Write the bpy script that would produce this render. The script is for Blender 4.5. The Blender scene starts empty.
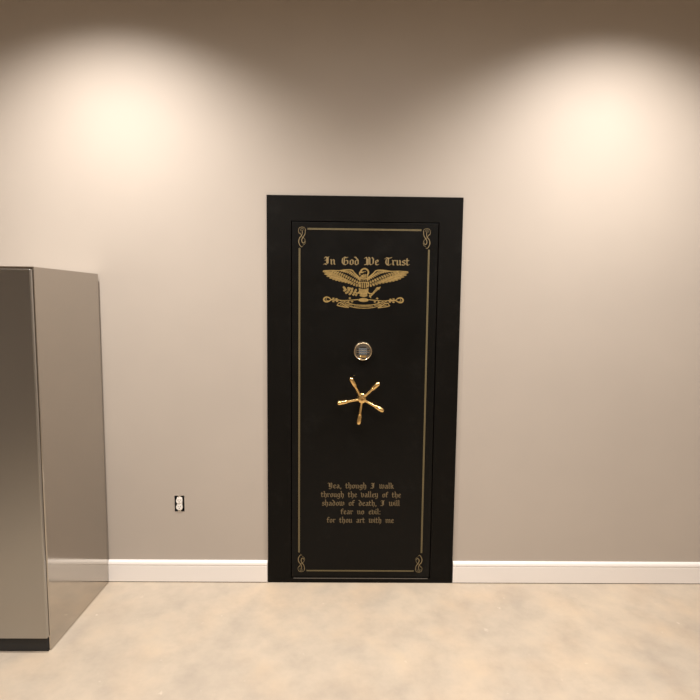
import bpy, bmesh, math, random
from mathutils import Vector, Matrix
random.seed(7)
PI = math.pi
scn = bpy.context.scene
COL = scn.collection

# ---------------------------------------------------------------- materials
def mat(name, base=(.5, .5, .5), rough=.5, metal=0., spec=.5):
    m = bpy.data.materials.new(name); m.use_nodes = True
    b = m.node_tree.nodes['Principled BSDF']
    b.inputs['Base Color'].default_value = (*base, 1)
    b.inputs['Roughness'].default_value = rough
    b.inputs['Metallic'].default_value = metal
    b.inputs['Specular IOR Level'].default_value = spec
    return m

def nodes(m):
    return m.node_tree.nodes, m.node_tree.links, m.node_tree.nodes['Principled BSDF']

def noise(m, scale, detail=4, rough=.6, vec=None):
    N, L, b = nodes(m)
    n = N.new('ShaderNodeTexNoise'); n.inputs['Scale'].default_value = scale
    n.inputs['Detail'].default_value = detail; n.inputs['Roughness'].default_value = rough
    if vec is None:
        t = N.new('ShaderNodeTexCoord'); vec = t.outputs['Object']
    L.new(vec, n.inputs['Vector'])
    return n.outputs['Fac']

def ramp(m, fac, stops):
    N, L, b = nodes(m)
    r = N.new('ShaderNodeValToRGB'); e = r.color_ramp.elements
    while len(e) > 1: e.remove(e[0])
    e[0].position = stops[0][0]; e[0].color = (*stops[0][1], 1)
    for p, c in stops[1:]:
        q = e.new(p); q.color = (*c, 1)
    L.new(fac, r.inputs['Fac'])
    return r.outputs['Color']

def mix(m, a, b_, fac, mode='MIX'):
    N, L, b = nodes(m)
    x = N.new('ShaderNodeMix'); x.data_type = 'RGBA'; x.blend_type = mode
    if isinstance(fac, float): x.inputs[0].default_value = fac
    else: L.new(fac, x.inputs[0])
    L.new(a, x.inputs[6]); L.new(b_, x.inputs[7])
    return x.outputs[2]

def bump(m, fac, strength, dist=.002):
    N, L, b = nodes(m)
    n = N.new('ShaderNodeBump'); n.inputs['Strength'].default_value = strength
    n.inputs['Distance'].default_value = dist
    L.new(fac, n.inputs['Height']); L.new(n.outputs['Normal'], b.inputs['Normal'])

# painted plaster wall
m_wall = mat('wall_paint', rough=.62, spec=.3)
N, L, B = nodes(m_wall)
L.new(ramp(m_wall, noise(m_wall, 1.3, 3), [(.35, (.427, .379, .332)), (.65, (.446, .396, .346))]), B.inputs['Base Color'])
bump(m_wall, noise(m_wall, 260, 3), .08, .001)
m_ceil = mat('ceiling_paint', (.62, .57, .50), .8)
# stained, sealed concrete
m_floor = mat('sealed_concrete', rough=.42, spec=.35)
N, L, B = nodes(m_floor)
c1 = ramp(m_floor, noise(m_floor, 1.7, 7, .62), [(.28, (.395, .345, .288)), (.50, (.450, .388, .316)), (.72, (.505, .428, .338))])
c2 = ramp(m_floor, noise(m_floor, 5.5, 8, .65), [(.30, (.84, .84, .84)), (.55, (1., .99, .97)), (.75, (1.10, 1.07, 1.0))])
c3 = ramp(m_floor, noise(m_floor, 2.6, 2), [(.45, (1, 1, 1)), (.70, (1.02, .975, .93))])
sp = ramp(m_floor, noise(m_floor, 17, 3, .5), [(.71, (0, 0, 0)), (.78, (1, 1, 1))])
cc = mix(m_floor, mix(m_floor, c1, c2, 1., 'MULTIPLY'), c3, 1., 'MULTIPLY')
w = N.new('ShaderNodeRGB'); w.outputs[0].default_value = (.74, .66, .55, 1)
bw = N.new('ShaderNodeMath'); bw.operation = 'MULTIPLY'; bw.inputs[1].default_value = .5
L.new(sp, bw.inputs[0])
L.new(mix(m_floor, cc, w.outputs[0], bw.outputs[0]), B.inputs['Base Color'])
bump(m_floor, noise(m_floor, 30, 6), .06, .003)
m_trim = mat('white_trim_paint', (.82, .785, .755), .38)
m_gap_shade = mat('gap_shade', (.06, .04, .025), .9)
# black powder-coated steel with faint wiping marks
def black_steel(name, base, rough, spec):
    m = mat(name, base, rough, 0, spec)
    N, L, B = nodes(m)
    L.new(ramp(m, noise(m, 3.2, 6, .7), [(.35, (rough - .06,) * 3), (.7, (rough + .08,) * 3)]), B.inputs['Roughness'])
    L.new(ramp(m, noise(m, 4.5, 8, .75), [(.55, base), (.74, tuple(min(1, c * 1.7 + .003) for c in base))]), B.inputs['Base Color'])
    bump(m, noise(m, 900, 2), .05, .0005)
    return m
m_black = black_steel('black_door_paint', (.0030, .0027, .0021), .42, .15)
m_black2 = black_steel('black_frame_paint', (.0038, .0032, .0024), .5, .11)
m_ink = mat('gold_ink', (.47, .335, .135), .5, .2)
N, L, B = nodes(m_ink)
L.new(ramp(m_ink, noise(m_ink, 60, 4), [(.3, (.235, .158, .050)), (.7, (.35, .238, .080))]), B.inputs['Base Color'])
m_motto = mat('gold_motto', (.245, .178, .080), .5, .2)
m_line = mat('gold_pinstripe', (.17, .135, .065), .5, .2)
m_scroll = mat('gold_scroll', (.25, .19, .095), .5, .2)
m_verse = mat('gold_verse', (.150, .110, .056), .5, .2)
m_brass = mat('polished_brass', (.90, .62, .26), .24, 1.)
m_brass_pale = mat('pale_brass', (.82, .68, .47), .25, 1.)
m_chrome = mat('chrome', (.8, .78, .75), .12, 1.)
m_keyface = mat('keypad_face', (.12, .10, .075), .4, .5)
m_key = mat('keypad_button', (.012, .012, .012), .35)
m_key_grey = mat('keypad_button_grey', (.13, .155, .175), .4)
m_socket = mat('white_nylon', (.80, .77, .73), .35)
m_slot = mat('slot_black', (.02, .018, .016), .8)
m_box = mat('outlet_box_blue_black', (.012, .012, .014), .6)
m_screw = mat('screw_steel', (.6, .58, .55), .3, 1.)
m_cab = mat('satin_grey_metal', (.50, .47, .43), .10, 1.)
m_cabfront = mat('grey_metal_front', (.42, .41, .39), .3, 1.)
m_rubber = mat('black_rubber', (.02, .02, .02), .7)

# ---------------------------------------------------------------- helpers
def link(name, bm, m, parent=None, smooth=False, recalc=True):
    me = bpy.data.meshes.new(name)
    if recalc: bmesh.ops.recalc_face_normals(bm, faces=bm.faces)
    bm.to_mesh(me); bm.free()
    o = bpy.data.objects.new(name, me); COL.objects.link(o)
    me.materials.append(m)
    if smooth:
        for p in me.polygons: p.use_smooth = True
        me.set_sharp_from_angle(angle=math.radians(35))
    if parent is not None: o.parent = parent
    return o

def empty(name, loc, label, cat, group=None):
    o = bpy.data.objects.new(name, None); COL.objects.link(o); o.location = loc
    o.empty_display_size = .1
    o['label'] = label; o['category'] = cat
    if group: o['group'] = group
    return o

def box(bm, a, b, bev=0., seg=2):
    x0, y0, z0 = a; x1, y1, z1 = b
    r = bmesh.ops.create_cube(bm, size=1)
    bmesh.ops.scale(bm, vec=(x1 - x0, y1 - y0, z1 - z0), verts=r['verts'])
    bmesh.ops.translate(bm, vec=((x0 + x1) / 2, (y0 + y1) / 2, (z0 + z1) / 2), verts=r['verts'])
    if bev:
        ed = list({e for v in r['verts'] for e in v.link_edges})
        bmesh.ops.bevel(bm, geom=ed, offset=bev, segments=seg, affect='EDGES', profile=.5)
    return bm

def lathe(bm, prof, origin, axis, n=32):
    """prof: (distance along axis, radius)"""
    a = Vector(axis).normalized(); o = Vector(origin)
    u = a.orthogonal().normalized(); v = a.cross(u)
    rings = []
    for s, r in prof:
        c = o + a * s
        if r < 1e-6: rings.append([bm.verts.new(c)])
        else: rings.append([bm.verts.new(c + (u * math.cos(2 * PI * k / n) + v * math.sin(2 * PI * k / n)) * r) for k in range(n)])
    for A, Bq in zip(rings, rings[1:]):
        for k in range(n):
            k2 = (k + 1) % n
            if len(A) == 1 and len(Bq) == 1: continue
            if len(A) == 1: bm.faces.new((A[0], Bq[k], Bq[k2]))
            elif len(Bq) == 1: bm.faces.new((A[k], Bq[0], A[k2]))
            else: bm.faces.new((A[k], Bq[k], Bq[k2], A[k2]))
    return bm

def hull2d(p):
    p = sorted(set((round(x, 7), round(y, 7)) for x, y in p))
    def half(q):
        h = []
        for c in q:
            while len(h) > 1 and (h[-1][0] - h[-2][0]) * (c[1] - h[-2][1]) - (h[-1][1] - h[-2][1]) * (c[0] - h[-2][0]) <= 0: h.pop()
            h.append(c)
        return h
    lo = half(p); up = half(p[::-1])
    return lo[:-1] + up[:-1]

def plate(bm, poly, y0, y1):
    """2D polygon (x,z) extruded from y0 (back) to y1 (front)"""
    f = [bm.verts.new((x, y1, z)) for x, z in poly]
    b = [bm.verts.new((x, y0, z)) for x, z in poly]
    try: bm.faces.new(f)
    except ValueError: return
    n = len(poly)
    for i in range(n):
        j = (i + 1) % n
        bm.faces.new((f[i], b[i], b[j], f[j]))

LEAF_Y = -0.0100        # face of the door leaf
_k = [0]
def ink(bm, poly, h=.0005):
    _k[0] = (_k[0] + 1) % 71
    plate(bm, poly, LEAF_Y + .0002, LEAF_Y - h - _k[0] * 3e-6)

def catmull(pts, n=6):
    if len(pts) < 3: return pts
    P = [pts[0]] + list(pts) + [pts[-1]]
    out = []
    for i in range(1, len(P) - 2):
        for k in range(n):
            t = k / n
            q = []
            for d in (0, 1):
                a, b, c, e = P[i - 1][d], P[i][d], P[i + 1][d], P[i + 2][d]
                q.append(.5 * (2 * b + (c - a) * t + (2 * a - 5 * b + 4 * c - e) * t * t + (3 * b - a - 3 * c + e) * t ** 3))
            out.append(tuple(q))
    out.append(tuple(pts[-1]))
    return out

def ribbon(bm, pts, w0, w1=None, wm=None, smooth=True, n=6):
    """smooth stroke with swelling width, drawn as overlapping round segments"""
    if w1 is None: w1 = w0
    if wm is None: wm = (w0 + w1) / 2
    P = catmull(pts, n) if smooth else list(pts)
    m = len(P) - 1
    def wd(i):
        t = i / m
        return (1 - t) ** 2 * w0 + 2 * t * (1 - t) * (2 * wm - (w0 + w1) / 2) + t * t * w1
    for i in range(m):
        ra, rb = wd(i) / 2, wd(i + 1) / 2
        c = []
        for (x, z), r in ((P[i], ra), (P[i + 1], rb)):
            c += [(x + r * math.cos(k * PI / 4), z + r * math.sin(k * PI / 4)) for k in range(8)]
        h = hull2d(c)
        if len(h) > 2: ink(bm, h)

# ---------------------------------------------------------------- blackletter pen
# strokes in pen widths: x-height 5, capital height 7; drawn with a broad nib held at 40 degrees
G = {
 'a': (3.7, [[(.5, 4.1), (1.4, 4.6), (2.4, 4.0), (2.4, 1.0), (3.0, .5)], [(2.4, 3.0), (.6, 2.2), (.5, 1.0), (1.2, .4), (2.4, 1.2)]]),
 'd': (3.7, [[(.0, 7.0), (.9, 6.5), (2.5, 4.2), (2.5, 1.0), (1.3, .4), (.5, 1.0), (.5, 3.8), (1.4, 4.5), (2.4, 4.0)]]),
 'e': (3.2, [[(2.6, 1.0), (1.5, .4), (.5, 1.1), (.5, 4.0), (1.5, 4.6), (2.3, 3.8), (2.0, 3.1), (.7, 2.3)]]),
 'f': (2.7, [[(1.1, .4), (.6, .9), (.6, 6.0), (1.3, 6.9), (2.4, 6.4)], [(-.2, 4.4), (2.0, 4.4)]]),
 'g': (3.8, [[(.5, 4.0), (.5, 1.4), (1.2, .8), (2.5, 1.5)], [(.5, 4.0), (1.4, 4.6), (2.5, 4.0), (2.5, -.7), (1.4, -1.6), (.2, -1.1)], [(2.5, 4.1), (3.3, 4.5)]]),
 'h': (3.7, [[(.0, 7.3), (.5, 6.8), (.5, 1.0), (1.0, .5)], [(.5, 3.8), (1.8, 4.6), (2.5, 4.0), (2.5, .6), (1.5, -1.2)]]),
 'i': (2.0, [[(.0, 4.6), (.5, 4.1), (.5, 1.0), (1.1, .5)], [(.4, 6.3), (.8, 5.9)]]),
 'k': (3.6, [[(.0, 7.3), (.5, 6.8), (.5, 1.0), (1.0, .5)], [(.5, 3.5), (1.8, 4.6), (2.4, 4.0), (1.8, 3.0), (.6, 2.6)], [(1.5, 2.8), (2.3, 1.0), (3.0, .5)]]),
 'l': (2.0, [[(.0, 7.3), (.5, 6.8), (.5, 1.0), (1.1, .5)]]),
 'm': (5.9, [[(.0, 4.6), (.5, 4.1), (.5, 1.0), (1.0, .5)], [(.5, 3.7), (1.8, 4.6), (2.5, 4.0), (2.5, 1.0), (3.0, .5)], [(2.5, 3.7), (3.8, 4.6), (4.5, 4.0), (4.5, 1.0), (5.1, .5)]]),
 'n': (3.9, [[(.0, 4.6), (.5, 4.1), (.5, 1.0), (1.0, .5)], [(.5, 3.7), (1.8, 4.6), (2.5, 4.0), (2.5, 1.0), (3.1, .5)]]),
 'o': (3.6, [[(1.4, 4.6), (.5, 3.9), (.5, 1.1), (1.4, .4), (2.5, 1.1), (2.5, 3.9), (1.4, 4.6)]]),
 'r': (3.0, [[(.0, 4.6), (.5, 4.1), (.5, 1.0), (1.1, .5)], [(.5, 3.6), (1.6, 4.6), (2.3, 4.0)]]),
 's': (3.1, [[(2.4, 4.0), (1.5, 4.6), (.5, 4.0), (.5, 3.2), (2.3, 2.0), (2.3, 1.1), (1.3, .4), (.2, .9)]]),
 't': (2.7, [[(.5, 6.2), (.5, 1.0), (1.2, .4), (2.1, 1.0)], [(-.3, 4.4), (1.9, 4.4)]]),
 'u': (3.8, [[(.0, 4.6), (.5, 4.1), (.5, 1.0), (1.1, .4), (2.5, 1.4)], [(2.0, 4.6), (2.5, 4.1), (2.5, 1.0), (3.1, .5)]]),
 'v': (3.6, [[(-.2, 5.7), (.5, 4.9), (.5, 1.1), (1.4, .4), (2.5, 1.4), (2.5, 3.8), (2.0, 4.8)]]),
 'w': (5.4, [[(.0, 5.2), (.5, 4.5), (.5, 1.1), (1.2, .4), (2.4, 1.3)], [(1.9, 5.2), (2.4, 4.5), (2.4, 1.1), (3.2, .4), (4.4, 1.4), (4.4, 3.8), (3.9, 4.8)]]),
 'y': (3.7, [[(.0, 5.1), (.5, 4.4), (.5, 1.3), (1.2, .6), (2.5, 1.4)], [(2.0, 5.0), (2.5, 4.3), (2.5, .0), (1.5, -1.5), (.5, -1.3)]]),
 ',': (1.6, [[(.4, .8), (.8, .4), (.3, -.8)]]),
 ':': (1.7, [[(.3, .9), (.7, .5)], [(.3, 4.2), (.7, 3.8)]]),
 'I': (4.6, [[(.3, 5.8), (.9, 6.8), (2.0, 6.3), (3.4, 6.8)], [(2.7, 6.4), (2.7, 1.4), (1.6, .3), (.6, .9), (-.2, .5)], [(1.9, 6.2), (1.9, 1.6)], [(.7, 3.9), (1.9, 4.3)]]),
 'G': (5.6, [[(4.2, 6.6), (3.2, 6.2), (2.0, 6.9), (.8, 5.9), (.4, 4.2), (.5, 2.1), (1.5, .7), (2.8, .3), (4.3, 1.3), (4.3, 3.5), (3.4, 4.2), (2.5, 3.6)], [(2.2, 6.4), (1.8, 5.2), (1.8, 1.2)]]),
 'W': (6.9, [[(-.5, 5.9), (.4, 6.9), (1.0, 6.0), (1.0, 1.3), (1.8, .4), (3.1, 1.4)], [(2.3, 6.9), (3.1, 6.0), (3.1, 1.3), (3.9, .4), (5.5, 1.5), (5.7, 5.2), (4.7, 6.8)], [(1.9, 5.6), (1.9, 1.1)], [(-.5, .5), (1.2, .9)]]),
 'T': (5.2, [[(-.2, 5.7), (.8, 6.7), (2.6, 6.2), (4.6, 6.9)], [(2.0, 6.2), (.8, 5.1), (.5, 2.4), (1.4, .8), (2.8, .3), (4.3, 1.4)], [(2.5, 6.1), (2.2, 5.0), (2.2, 1.2)]]),
 'Y': (5.1, [[(-.4, 5.9), (.5, 6.8), (1.1, 6.0), (1.1, 2.4), (2.0, 1.5), (3.6, 2.5)], [(2.9, 6.9), (3.6, 6.0), (3.6, 1.0), (2.3, -.5), (.8, -.1)], [(1.9, 6.0), (1.9, 2.2)]]),
}
SPACE = 4.0
def letter(bm, strokes, x, z, sx, sz, nibw=1.25, th=.28):
    ca, sa = math.cos(math.radians(40)), math.sin(math.radians(40))
    cor = [(ca * i * nibw / 2 - sa * j * th / 2, sa * i * nibw / 2 + ca * j * th / 2) for i in (-1, 1) for j in (-1, 1)]
    for st in strokes:
        for p, q in zip(st, st[1:]):
            h = hull2d([(x + (a[0] + c[0]) * sx, z + (a[1] + c[1]) * sz) for a in (p, q) for c in cor])
            ink(bm, h)

def line_of_text(bm, s, x0, x1, zbase, capz, nibw=1.25):
    adv = sum(SPACE if c == ' ' else G[c][0] for c in s) - .6
    sx = (x1 - x0) / adv; sz = capz / 7.2; x = x0
    for c in s:
        if c == ' ': x += SPACE * sx; continue
        letter(bm, G[c][1], x + .4 * sx, zbase, sx, sz, nibw)
        x += G[c][0] * sx

# ================================================================ SETTING
def struct(o): o['kind'] = 'structure'; return o
X0, X1, YB, H = -3.6, 4.2, -6.2, 3.55
# back wall as one sheet with openings for the door and the outlet box
holes = [(.012, 1.058, 0., 2.188), (-.5345, -.4785, .4190, .5125)]
xs = sorted({X0, X1, *[h[0] for h in holes], *[h[1] for h in holes]})
zs = sorted({0., H, *[h[2] for h in holes], *[h[3] for h in holes]})
bm = bmesh.new(); V = {}
def gv(x, y, z):
    k = (round(x, 5), round(y, 5), round(z, 5))
    if k not in V: V[k] = bm.verts.new((x, y, z))
    return V[k]
for a, b in zip(xs, xs[1:]):
    for c, d in zip(zs, zs[1:]):
        mx, mz = (a + b) / 2, (c + d) / 2
        if any(h[0] < mx < h[1] and h[2] < mz < h[3] for h in holes): continue
        bm.faces.new((gv(a, 0, c), gv(b, 0, c), gv(b, 0, d), gv(a, 0, d)))
for h in holes:
    T = .14
    for (a, c), (b, d) in (((h[0], h[2]), (h[0], h[3])), ((h[0], h[3]), (h[1], h[3])), ((h[1], h[3]), (h[1], h[2]))):
        # reveals, divided at the same grid lines
        pts = [(a, c)]
        if a == b: pts += [(a, z) for z in (zs if d > c else zs[::-1]) if min(c, d) < z < max(c, d)]
        else: pts += [(x, c) for x in xs if min(a, b) < x < max(a, b)]
        pts.append((b, d))
        for p, q in zip(pts, pts[1:]):
            bm.faces.new((gv(p[0], 0, p[1]), gv(q[0], 0, q[1]), gv(q[0], T, q[1]), gv(p[0], T, p[1])))
struct(link('wall_back', bm, m_wall, recalc=False))

bm = bmesh.new(); box(bm, (X0 - .1, YB - .1, -.12), (X1 + .1, .16, 0)); struct(link('floor', bm, m_floor))
bm = bmesh.new(); box(bm, (X0 - .1, YB - .1, H), (X1 + .1, .16, H + .1)); struct(link('ceiling', bm, m_ceil))
bm = bmesh.new(); box(bm, (X0 - .1, YB, 0), (X0, 0, H)); struct(link('wall_left', bm, m_wall))
bm = bmesh.new(); box(bm, (X1, YB, 0), (X1 + .1, 0, H)); struct(link('wall_right', bm, m_wall))
bm = bmesh.new(); box(bm, (X0 - .1, YB - .1, 0), (X1 + .1, YB, H)); struct(link('wall_front', bm, m_wall))

# skirting: moulded profile, bright sloped cap, with a dark-coloured strip standing in for the shade beneath
BZ = .004
prof = [(0, BZ), (-.0135, BZ), (-.0142, BZ + .002), (-.0142, .098), (-.0128, .1005), (-.0128, .1025), (-.0150, .1055), (-.0150, .111), (-.0125, .120), (-.0075, .1265), (-.003, .1295), (0, .1295)]
def skirting(name, xa, xb):
    bm = bmesh.new()
    A = [bm.verts.new((xa, y, z)) for y, z in prof]; Bv = [bm.verts.new((xb, y, z)) for y, z in prof]
    n = len(prof)
    for i in range(n):
        j = (i + 1) % n; bm.faces.new((A[i], A[j], Bv[j], Bv[i]))
    bm.faces.new(A); bm.faces.new(Bv)
    o = struct(link(name, bm, m_trim))
    g = bmesh.new(); box(g, (xa, -.0105, 0), (xb, 0, BZ))
    struct(link('gap_shade_strip', g, m_gap_shade, o))
skirting('baseboard_left', X0, -.004)
skirting('baseboard_right', 1.074, X1)

# ================================================================ VAULT DOOR
DX0, DX1, DZ = 0., 1.0702, 2.2
LX0, LX1, LZ0, LZ1 = .137, .9375, .0335, 2.059
door = empty('vault_door', (.535, 0, 0), 'black steel vault door with gold eagle, lettering and pinstripes set in the wall', 'door')
door['kind'] = 'thing'
OFF = Vector((-.535, 0, 0))
def dpart(name, bm, m, parent=None, **k):
    if parent is None:
        bmesh.ops.translate(bm, vec=OFF, verts=bm.verts)
        return link(name, bm, m, door, **k)
    bmesh.ops.translate(bm, vec=OFF, verts=bm.verts)
    return link(name, bm, m, parent, **k)

# frame: one welded surround with a sill, flange on the wall face and jambs in the opening
g = .004
bm = bmesh.new()
def ring(bm, o, i, yf, yb):
    """rectangular ring: outer o=(x0,x1,z0,z1), inner i, front yf, back yb"""
    def q(r, y): return [bm.verts.new((x, y, z)) for x, z in ((r[0], r[2]), (r[1], r[2]), (r[1], r[3]), (r[0], r[3]))]
    of, jf, ob, ib = q(o, yf), q(i, yf), q(o, yb), q(i, yb)
    for k in range(4):
        l = (k + 1) % 4
        bm.faces.new((of[k], of[l], jf[l], jf[k])); bm.faces.new((ob[k], ob[l], ib[l], ib[k]))
        bm.faces.new((of[k], of[l], ob[l], ob[k])); bm.faces.new((jf[k], jf[l], ib[l], ib[k]))
    return of + jf
vs = ring(bm, (DX0, DX1, 0, DZ), (LX0 - g, LX1 + g, LZ0 - g, LZ1 + g), -.012, -.0005)
ed = [e for e in bm.edges if all(abs(v.co.y + .012) < 1e-6 for v in e.verts) and sum(v in vs[:4] for v in e.verts) in (0, 2)]
bmesh.ops.bevel(bm, geom=ed, offset=.0015, segments=2, affect='EDGES')
ring(bm, (DX0 + .016, DX1 - .016, .0005, DZ - .016), (LX0 - g, LX1 + g, LZ0 - g, LZ1 + g), -.0005, .135)
frame = dpart('door_frame', bm, m_black2)
# steel threshold lip in a lighter tone under the leaf
bm = bmesh.new(); box(bm, (LX0 + .01, -.0155, .0262), (LX1 - .01, -.0118, .0300), .0008)
dpart('threshold_lip', bm, mat('pale_lip', (.12, .105, .09), .35, .4))

# leaf
bm = bmesh.new(); box(bm, (LX0, LEAF_Y, LZ0), (LX1, .115, LZ1), .0022, 2)
leaf = dpart('door_leaf', bm, m_black)

# double pinstripe border
bm = bmesh.new()
def stripe(x0, z0, x1, z1): ink(bm, [(x0, z0), (x1, z0), (x1, z1), (x0, z1)])
SX0, SX1, SZ0, SZ1 = .1745, .8925, .0690, 2.0265
for (o, w) in ((0, .0036), (.0052, .0036)):
    stripe(SX0 + o, .182, SX0 + o + w, 1.918); stripe(SX1 - o - w, .182, SX1 - o, 1.918)
    if o == 0: stripe(.222, SZ1 - w, .845, SZ1); stripe(.222, SZ0, .845, SZ0 + w)
    else: stripe(.222, SZ1 - o - w, .845, SZ1 - o); stripe(.222, SZ0 + o, .845, SZ0 + o + w * .6)
dpart('pinstripe_border', bm, m_line, leaf)

# corner scrolls (drawn for the top right, mirrored to the other three)
S = .0055 / 20
scroll = [
 ([(165, 300), (166, 240), (195, 212), (235, 203), (280, 216), (298, 250), (300, 300), (272, 335), (258, 318)], 1.3, 1.6, 2.2),
 ([(168, 250), (172, 330), (200, 385), (232, 435), (236, 482), (212, 515), (182, 500), (188, 474)], 2.0, 1.4, 4.4),
 ([(234, 250), (226, 310), (244, 370), (284, 425), (297, 490), (278, 552), (245, 590), (222, 580)], 1.8, 1.4, 4.6),
 ([(196, 262), (212, 232), (250, 232), (262, 262), (246, 280)], 1.3, 1.3, 1.6),
 ([(300, 300), (262, 345), (232, 385), (185, 430), (165, 480), (176, 530), (215, 560)], 1.4, 1.2, 1.9),
]
for sx_, sz_ in ((1, 1), (-1, 1), (1, -1), (-1, -1)):
    bm = bmesh.new()
    cx = .5335 + sx_ * .341
    for pts, w0, w1, wm in scroll:
        P = []
        for u, v in pts:
            du = (u - 232) * S; dv = (v - 203) * S
            P.append((cx + sx_ * du, (2.031 - dv) if sz_ > 0 else (.0655 + dv * .96)))
        ribbon(bm, P, w0 * .0009, w1 * .0009, wm * .0009, n=5)
    dpart('corner_scroll', bm, m_scroll, leaf)

# motto
bm = bmesh.new()
line_of_text(bm, 'In God We Trust', .3110, .7780, 1.8290, .0455, .92)
dpart('motto_lettering', bm, m_motto, leaf)
# verse
bm = bmesh.new()
for s, a, b, z in (('Yea, though I walk', .3425, .7165, .5645), ('through the valley of the', .3035, .7590, .5125),
                   ('shadow of death, I will', .3085, .7540, .4620), ('fear no evil:', .4170, .6440, .4115),
                   ('for thou art with me', .3380, .7210, .3610)):
    line_of_text(bm, s, a, b, z, .0345, .82)
dpart('verse_lettering', bm, m_verse, leaf)

# ---- eagle emblem, drawn on a sheet 90 wide, centred on (362, 285)
E = .0055; EX, EZ = .5325, 1.7210
WS = [1., 1.]
def ep(x, y, mir=False):
    u = x - 362.3
    if abs(u) > 5: u = math.copysign(5 + (abs(u) - 5) * WS[1 if mir else 0], u)
    if mir: u = -u
    return (EX + u * E, EZ - (y - 285) * E)
bm = bmesh.new()
def lerp(a, b, t): return (a[0] + (b[0] - a[0]) * t, a[1] + (b[1] - a[1]) * t)
def along(pts, t):
    d = [0]
    for p, q in zip(pts, pts[1:]): d.append(d[-1] + math.dist(p, q))
    s = t * d[-1]
    for i in range(len(pts) - 1):
        if s <= d[i + 1] + 1e-9: return lerp(pts[i], pts[i + 1], (s - d[i]) / max(1e-9, d[i + 1] - d[i]))
    return pts[-1]
def feather(a, b, w, mir, rag=.0):
    """leaf-shaped feather from root a to tip b with a split shaft line"""
    dx, dy = b[0] - a[0], b[1] - a[1]; l = math.hypot(dx, dy); ux, uy = dx / l, dy / l; nx, ny = -uy, ux
    def pt(s, o): return ep(a[0] + ux * s * l + nx * o, a[1] + uy * s * l + ny * o, mir)
    for sgn in (-1, 1):
        g0 = .05 * w * sgn
        pl = [pt(0, g0), pt(0, sgn * w * .32), pt(.35, sgn * w * .48), pt(.78, sgn * w * .52), pt(.93, sgn * w * .36), pt(1., sgn * w * .05 if sgn > 0 else g0), pt(.9, g0)]
        ink(bm, pl)
WS = [1.045, 1.15]
for mir in (False, True):
    lead = [(323.5, 271.2), (331, 270.8), (338.5, 271.0), (344, 270.2), (350.5, 270.4), (353.5, 273.6), (358.5, 278.4)]
    mid = [(332.5, 272.9), (338.5, 275.6), (345.5, 278.9), (351, 281.9), (357.6, 284.6)]
    trail = [(322.6, 271.9), (323.8, 274.2), (325.6, 276.2), (328.0, 278.0), (331.2, 279.6), (334.8, 280.8), (338.5, 281.6), (342.2, 282.4), (345.8, 283.2), (349.2, 284.4), (352.4, 285.8), (355.4, 286.8), (358.3, 286.8)]
    n = 14
    for i in range(n):
        t = i / (n - 1)
        feather(along(mid, t ** .9), along(trail, t), 1.95 - .35 * t, mir)
    # coverts: two overlapping rows between the leading edge and the primaries
    row1a = [(334.0, 271.2), (340.5, 272.9), (347.5, 276.2), (357.8, 281.6)]; row1b = [(331.0, 272.6), (338.5, 275.3), (345.5, 278.4), (351, 281.4), (357.5, 284.4)]
    row2a = [(343.5, 270.6), (349.5, 271.4), (353.8, 275.0), (358.8, 278.9)]; row2b = [(338.2, 272.4), (344.8, 274.8), (350.6, 278.0), (357.8, 282.0)]
    for i in range(13): feather(along(row1a, i / 12), lerp(along(row1a, i / 12), along(row1b, i / 12), 1.), 1.5, mir)
    for i in range(11): feather(along(row2a, i / 10), lerp(along(row2a, i / 10), along(row2b, i / 10), .62), 1.25, mir)
    ribbon(bm, [ep(x, y, mir) for x, y in lead], .0035, .0075, .0060)
    ribbon(bm, [ep(x, y, mir) for x, y in ((349, 271.6), (353, 275.2), (358.5, 279.6))], .004, .006)
WS = [1., 1.]
# head in profile with hooked beak, ringed neck
ribbon(bm, [ep(*p) for p in ((358.6, 274.9), (358.0, 273.3), (358.9, 271.6), (360.6, 269.6), (363.2, 268.7), (365.6, 269.8), (366.9, 272.1), (366.2, 274.6))], .0045, .0085, .0085)
ribbon(bm, [ep(*p) for p in ((358.8, 272.2), (361.0, 272.6), (362.4, 271.6))], .006, .004)
ribbon(bm, [ep(*p) for p in ((363.3, 271.8), (363.9, 271.5))], .0035)
ink(bm, [ep(*p) for p in ((357.7, 272.9), (359.0, 271.4), (360.9, 271.2), (361.0, 272.9), (359.2, 273.2))])
ink(bm, [ep(*p) for p in ((357.7, 272.8), (359.0, 273.0), (358.5, 274.6), (358.0, 275.4), (357.5, 274.2))])
for a, b in (((360.8, 275.0), (359.2, 278.2)), ((362.4, 274.2), (361.3, 278.2)), ((364.0, 274.0), (363.5, 278.2)), ((365.8, 274.2), (366.0, 278.4))):
    feather(a, b, 1.7, False)
# shield: chief with dots, pales
ribbon(bm, [ep(*p) for p in ((356.8, 279.2), (359.5, 278.7), (362.3, 279.0), (365.1, 278.7), (367.8, 279.2))], .0065)
for x in (358.6, 360.5, 362.3, 364.1, 366.0): ribbon(bm, [ep(x - .25, 280.9), ep(x + .25, 280.9)], .0036)
ink(bm, [ep(*p) for p in ((357.2, 282.0), (367.4, 282.0), (367.4, 282.7), (357.2, 282.7))])
for k, x in enumerate((357.6, 359.4, 361.3, 363.3, 365.2, 367.0)):
    ink(bm, [ep(x - .5, 282.4), ep(x + .5, 282.4), ep(x + .45 - (x - 362.3) * .05, 287.3 + 1.0 - abs(x - 362.3) * .25), ep(x - .45 - (x - 362.3) * .05, 287.3 + 1.0 - abs(x - 362.3) * .25)])
# belly, thighs and tail
for k in range(7):
    x = 357.9 + k * 1.47
    feather((x, 288.2 + .3 * (3 - abs(k - 3))), (362.3 + (x - 362.3) * .66, 294.0), 1.7, False)
for k in range(6):
    x = 359.3 + k * 1.2
    feather((362.3 + (x - 362.3) * .9, 292.6), (x, 297.2 - .12 * abs(k - 2.5) ** 2), 1.7, False)
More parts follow.
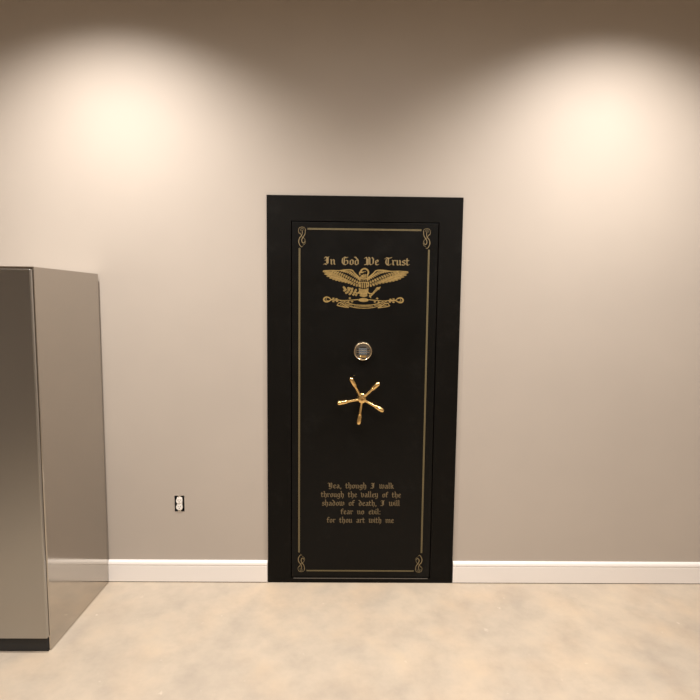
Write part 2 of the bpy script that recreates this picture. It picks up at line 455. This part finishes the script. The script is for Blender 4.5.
# talons reaching branch and arrows
ribbon(bm, [ep(*p) for p in ((358.4, 291.5), (356.4, 293.0), (354.6, 292.4))], .008, .005)
ribbon(bm, [ep(*p) for p in ((366.4, 291.8), (368.6, 293.6), (370.2, 293.2))], .008, .005)
# olive branch
ribbon(bm, [ep(*p) for p in ((358.0, 293.4), (353.5, 292.6), (349.0, 291.2), (344.0, 289.6))], .0042, .003)
for a, b in (((344.8, 290.0), (341.6, 286.6)), ((344.8, 290.2), (341.8, 291.0)), ((347.6, 290.8), (346.6, 287.0)), ((347.6, 291.3), (343.8, 293.6)), ((350.4, 291.6), (351.2, 287.6)),
             ((350.4, 292.2), (347.4, 294.9)), ((353.2, 292.5), (355.0, 288.9)), ((353.2, 293.0), (351.4, 295.6)), ((347.4, 290.5), (349.2, 287.6)), ((355.6, 293.2), (354.4, 296.0))):
    feather(a, b, 2.0, False)
# arrows
for o in (-.8, 0, .8):
    ribbon(bm, [ep(368.6 + o * .7, 296.8), ep(377.0 + o, 287.4 + o * .6)], .0030, smooth=False)
ink(bm, [ep(*p) for p in ((374.4, 287.6), (379.8, 286.2), (377.6, 289.8), (376.6, 288.8))])
ribbon(bm, [ep(368.2, 295.2), ep(369.6, 297.6)], .0045, smooth=False)
# rosette / perch
ink(bm, [ep(362.3 + 5.2 * math.cos(k * PI / 8), 299.9 + 1.9 * math.sin(k * PI / 8)) for k in range(16)])
WS = [1.03, 1.03]
# ornate bar with looped ends
for mir in (False, True):
    def R_(pts, *w, **k): ribbon(bm, [ep(x, y, mir) for x, y in pts], *w, **k)
    R_([(330.0, 299.2), (328.2, 297.8), (325.4, 297.5), (323.4, 299.4), (324.4, 301.6), (327.0, 302.0), (329.2, 301.0), (330.8, 300.0)], .0046, .0052, .0085)
    R_([(326.2, 298.6), (325.6, 300.4), (327.4, 300.8)], .003)
    R_([(330.4, 299.8), (334, 300.3), (338, 300.2)], .0060, .0052, .0070)
    for x, y in ((332.8, 298.6), (332.8, 301.8), (335.8, 299.0), (336.4, 301.6)): R_([(x - .5, y), (x + .5, y)], .0070)
    R_([(338.0, 300.2), (343.0, 300.6), (349.0, 300.2), (356.8, 299.6)], .0034, .0045)
    R_([(338.0, 300.0), (342.2, 302.2), (346.2, 304.2), (351.2, 305.2)], .0036)
    for x, y in ((348.8, 298.2), (351.0, 301.6), (347.4, 301.9)): R_([(x - .9, y), (x + .9, y)], .0040, smooth=False); R_([(x, y - .8), (x, y + .8)], .0040, smooth=False)
    # banner sweep and its folded tails
    R_([(343.0, 301.4), (348.5, 303.4), (354.5, 304.8), (362.9, 305.2)], .0042)
    R_([(344.6, 304.6), (350.0, 306.6), (356.0, 307.8), (363.1, 308.1)], .0042)
    R_([(336.6, 305.2), (338.4, 303.0), (341.4, 303.4), (344.0, 305.4), (347.8, 307.4)], .0036, .005, .006)
    R_([(336.6, 305.4), (339.6, 306.3), (343.4, 307.0), (347.6, 307.6)], .0060, .0045)
    R_([(339.6, 304.6), (342.4, 305.6)], .0036)
for k in range(12):
    x = 353.6 + k * 1.58
    ribbon(bm, [ep(x - .45, 306.4 - abs(x - 362.3) * .04), ep(x + .45, 306.4 - abs(x - 362.3) * .04)], .0034, smooth=False)
dpart('eagle_emblem', bm, m_ink, leaf)

# ---- electronic combination lock
lx, lz = .5326, 1.3555
bm = bmesh.new()
lathe(bm, [(0, .0530), (.010, .0532), (.017, .0520), (.0215, .0490), (.0225, .0462), (.0215, .0445), (.0175, .0432), (.0165, .0)], (lx, LEAF_Y, lz), (0, -1, 0), 64)
lock = dpart('combination_lock', bm, m_brass_pale, smooth=True)
bm = bmesh.new()
lathe(bm, [(0, .0430), (.0030, .0430), (.0040, .0418), (.0040, 0)], (lx, LEAF_Y - .0160, lz), (0, -1, 0), 48)
dpart('keypad_face', bm, m_keyface, lock, smooth=True)
fy = LEAF_Y - .0200
def button(x0, x1, z0, z1, m, name='button'):
    bm = bmesh.new(); box(bm, (lx + x0, fy - .0028, lz + z0), (lx + x1, fy + .0005, lz + z1), .0010)
    dpart(name, bm, m, lock)
for r, z in enumerate((.0080, -.0042, -.0164)):
    for c in range(3):
        x = -.0215 + c * .0146
        button(x, x + .0134, z - .0008, z + .0088, m_key_grey)
        bm = bmesh.new(); box(bm, (lx + x + .004, fy - .0031, lz + z + .0022), (lx + x + .0094, fy - .0026, lz + z + .0058), .0002)
        dpart('button_inlay', bm, m_key, lock)
    for sx_ in (-1, 1):
        button(*sorted((sx_ * .0240, sx_ * .0345)), z - .0002, z + .0080, m_key)
for c in range(3): button(-.0165 + c * .0118, -.0070 + c * .0118, .0205, .0275, m_key)
# raised bars across the face
bm = bmesh.new()
for z in (-.0070, .0052): box(bm, (lx - .0385, fy - .0016, lz + z), (lx + .0385, fy + .0003, lz + z + .0018))
dpart('divider_bars', bm, m_brass_pale, lock)
bm = bmesh.new(); box(bm, (lx - .0200, fy - .0040, lz - .0330), (lx + .0200, fy + .0005, lz - .0235), .0018)
dpart('battery_drawer', bm, m_brass, lock)

# ---- five-spoke handle
hx, hz = .5300, 1.0935; hy = -.058
bm = bmesh.new()
lathe(bm, [(0, .0240), (.004, .0240), (.007, .0215), (.009, .0150), (.030, .0135), (.034, .0150), (.036, .0220), (.041, .0245), (.053, .0245), (.058, .0215), (.060, .0150), (.061, .0100), (.0605, .0)],
      (hx, LEAF_Y, hz), (0, -1, 0), 48)
handle = dpart('spoke_handle', bm, m_brass, smooth=True)
bm = bmesh.new(); lathe(bm, [(0, .0085), (.002, .0085), (.004, .0070), (.005, .003), (.005, 0)], (hx, LEAF_Y - .060, hz), (0, -1, 0), 32)
dpart('hub_cap', bm, mat('dark_brass', (.45, .27, .10), .3, 1.), handle, smooth=True)
L_ = [.1330, .1370, .1400, .1460, .1400]
for k, a in enumerate((44.5, 118.5, 190.5, 263.0, 331)):
    bm = bmesh.new(); r = math.radians(a); d = (math.cos(r), -.03, math.sin(r)); s = L_[k] / .133
    lathe(bm, [(.012 * s, .0), (.013, .0085), (.026, .0074), (.034, .0066), (.070, .0072), (.078 * s, .0076), (.0795 * s, .0108), (.083 * s, .0112), (.085 * s, .0106), (.088 * s, .0120),
               (.105 * s, .0126), (.119 * s, .0134), (.127 * s, .0118), (.131 * s, .0082), (.133 * s, .003), (.1335 * s, 0)], (hx, hy, hz), d, 24)
    dpart('spoke', bm, m_brass, handle, smooth=True)

# ================================================================ OUTLET
out = empty('electrical_outlet', (-.5065, 0, .4185), 'white duplex outlet without a cover plate in a dark box, low on the left wall', 'outlet')
ox, oz = -.5065, .4660
def opart(name, bm, m, parent=None, **k):
    bmesh.ops.translate(bm, vec=(-out.location.x, 0, -out.location.z), verts=bm.verts)
    return link(name, bm, m, parent or out, **k)
bm = bmesh.new()
ring(bm, (-.5340, -.4790, .4195, .5120), (-.5325, -.4805, .4210, .5105), -.0006, .058)
box(bm, (-.5340, .057, .4195), (-.4790, .060, .5120))
opart('junction_box', bm, m_box)
bm = bmesh.new()
box(bm, (ox - .009, -.0015, oz - .0495), (ox + .009, .0000, oz + .0495), .0005)          # mounting strap
yoke = opart('mounting_strap', bm, m_screw)
bm = bmesh.new()
box(bm, (ox - .0145, -.0020, oz - .036), (ox + .0145, .030, oz + .036), .002)
body = opart('receptacle_body', bm, m_socket)
for s in (-1, 1):
    bm = bmesh.new(); c = (ox, oz + s * .0188)
    pl = []
    for k in range(40):
        a = 2 * PI * k / 40; pl.append((c[0] + .0180 * math.cos(a), c[1] + max(-.0158, min(.0158, .0180 * math.sin(a)))))
    plate(bm, pl, .0, -.0065)
    face = opart('socket_face', bm, m_socket)
    bm = bmesh.new()
    for dx in (-.0062, .0062): box(bm, (c[0] + dx - .0011, -.0069, c[1] + .0005), (c[0] + dx + .0011, -.0060, c[1] + .0080))
    lathe(bm, [(0, .0026), (.0009, .0026), (.0009, 0)], (c[0], -.0060, c[1] - .0065), (0, -1, 0), 16)
    opart('socket_slots', bm, m_slot, face)
for z in (oz, oz + .0430, oz - .0430):
    bm = bmesh.new(); lathe(bm, [(0, .0030), (.0012, .0028), (.0018, .0018), (.0018, 0)], (ox, -.0015 if z != oz else -.0020, z), (0, -1, 0), 16)
    opart('screw', bm, m_screw, smooth=True)

# ================================================================ METAL CABINET at the left edge of view
cab = empty('metal_cabinet', (-1.235, -.32, 0), 'tall satin grey metal cabinet standing against the wall at far left', 'cabinet')
def cpart(name, bm, m, parent=None, **k):
    bmesh.ops.translate(bm, vec=(1.235, .32, 0), verts=bm.verts)
    return link(name, bm, m, parent or cab, **k)
CX0, CX1, CY0, CY1, CZ = -1.585, -.917, -.600, -.0165, 1.765
bm = bmesh.new(); box(bm, (CX0, CY0, 0.0), (CX1, CY1, CZ), .004)
cpart('body', bm, m_cab)
for a, b in ((CX0 + .004, (CX0 + CX1) / 2 - .002), ((CX0 + CX1) / 2 + .002, CX1 - .004)):
    bm = bmesh.new(); box(bm, (a, CY0 - .020, .07), (b, CY0 - .0015, CZ - .012), .004)
    d = cpart('door', bm, m_cabfront)
    xh = b - .035 if b < -1.2 else a + .035
    bm = bmesh.new()
    lathe(bm, [(0, 0), (0, .007), (.30, .007), (.30, 0)], (xh, CY0 - .052, .85), (0, 0, 1), 20)
    for z in (.88, 1.12): lathe(bm, [(0, .005), (.036, .005)], (xh, CY0 - .052, z), (0, 1, 0), 16)
    cpart('handle', bm, m_chrome, d, smooth=True)
bm = bmesh.new(); box(bm, (CX0 + .01, CY0 - .006, .0), (CX1 - .01, CY0 - .0005, .062), .001)
cpart('toe_kick', bm, m_rubber)

# ================================================================ LIGHT
WARM = (1., .932, .868)
def spot(x, y, e, size=95, blend=.5, r=.045, col=WARM, z=None, tilt=0):
    l = bpy.data.lights.new('ceiling_or_fill_spot', 'SPOT'); l.energy = e; l.color = col
    l.spot_size = math.radians(size); l.spot_blend = blend; l.shadow_soft_size = r
    o = bpy.data.objects.new('ceiling_or_fill_spot', l); COL.objects.link(o); o.location = (x, y, z or H - .03)
    o.rotation_euler = (tilt, 0, 0)
    return o
for x in (-.80, 1.83): spot(x, -.80, 330, 124, 1.)
for x in (-.80, .515, 1.83): spot(x, -1.9, 88, 168, .9)  # added fill row, lifts the upper middle of the wall between the washes
for y in (-2.6, -4.6):
    for x in (-.80, 1.83): spot(x, y, 100, 152, 1.)
def area(x, y, z, sx, sy, e, rot, col=WARM):
    l = bpy.data.lights.new('room_light', 'AREA'); l.shape = 'RECTANGLE'; l.size = sx; l.size_y = sy; l.energy = e; l.color = col
    o = bpy.data.objects.new('room_light', l); COL.objects.link(o); o.location = (x, y, z); o.rotation_euler = rot
    return o
wd = bpy.data.worlds.new('world'); scn.world = wd; wd.use_nodes = True
wd.node_tree.nodes['Background'].inputs[0].default_value = (.9, .75, .55, 1)
wd.node_tree.nodes['Background'].inputs[1].default_value = .05

# ================================================================ CAMERA
px, py, pz, pitch, yaw, roll = .4352, -2.8698, 1.6265, .0936, .0139, .0113
fw = Vector((math.sin(yaw) * math.cos(pitch), math.cos(yaw) * math.cos(pitch), -math.sin(pitch)))
rt = Vector((math.cos(yaw), -math.sin(yaw), 0)); up = rt.cross(fw)
r2 = rt * math.cos(roll) + up * math.sin(roll); u2 = -rt * math.sin(roll) + up * math.cos(roll)
cd = bpy.data.cameras.new('camera'); cam = bpy.data.objects.new('camera', cd); COL.objects.link(cam)
M = Matrix((r2, u2, -fw)).transposed().to_4x4(); M.translation = (px, py, pz)
cam.matrix_world = M
cd.sensor_fit = 'HORIZONTAL'; cd.sensor_width = 36; cd.lens = 515 / 700 * 36
cd.shift_x = -2.5 / 700; cd.shift_y = .5 / 700
cd.clip_start = .02
scn.camera = cam
scn.view_settings.view_transform = 'Standard'
scn.view_settings.look = 'None'
scn.view_settings.exposure = 0
scn.cycles.use_denoising = True
scn.cycles.max_bounces = 10; scn.cycles.diffuse_bounces = 6
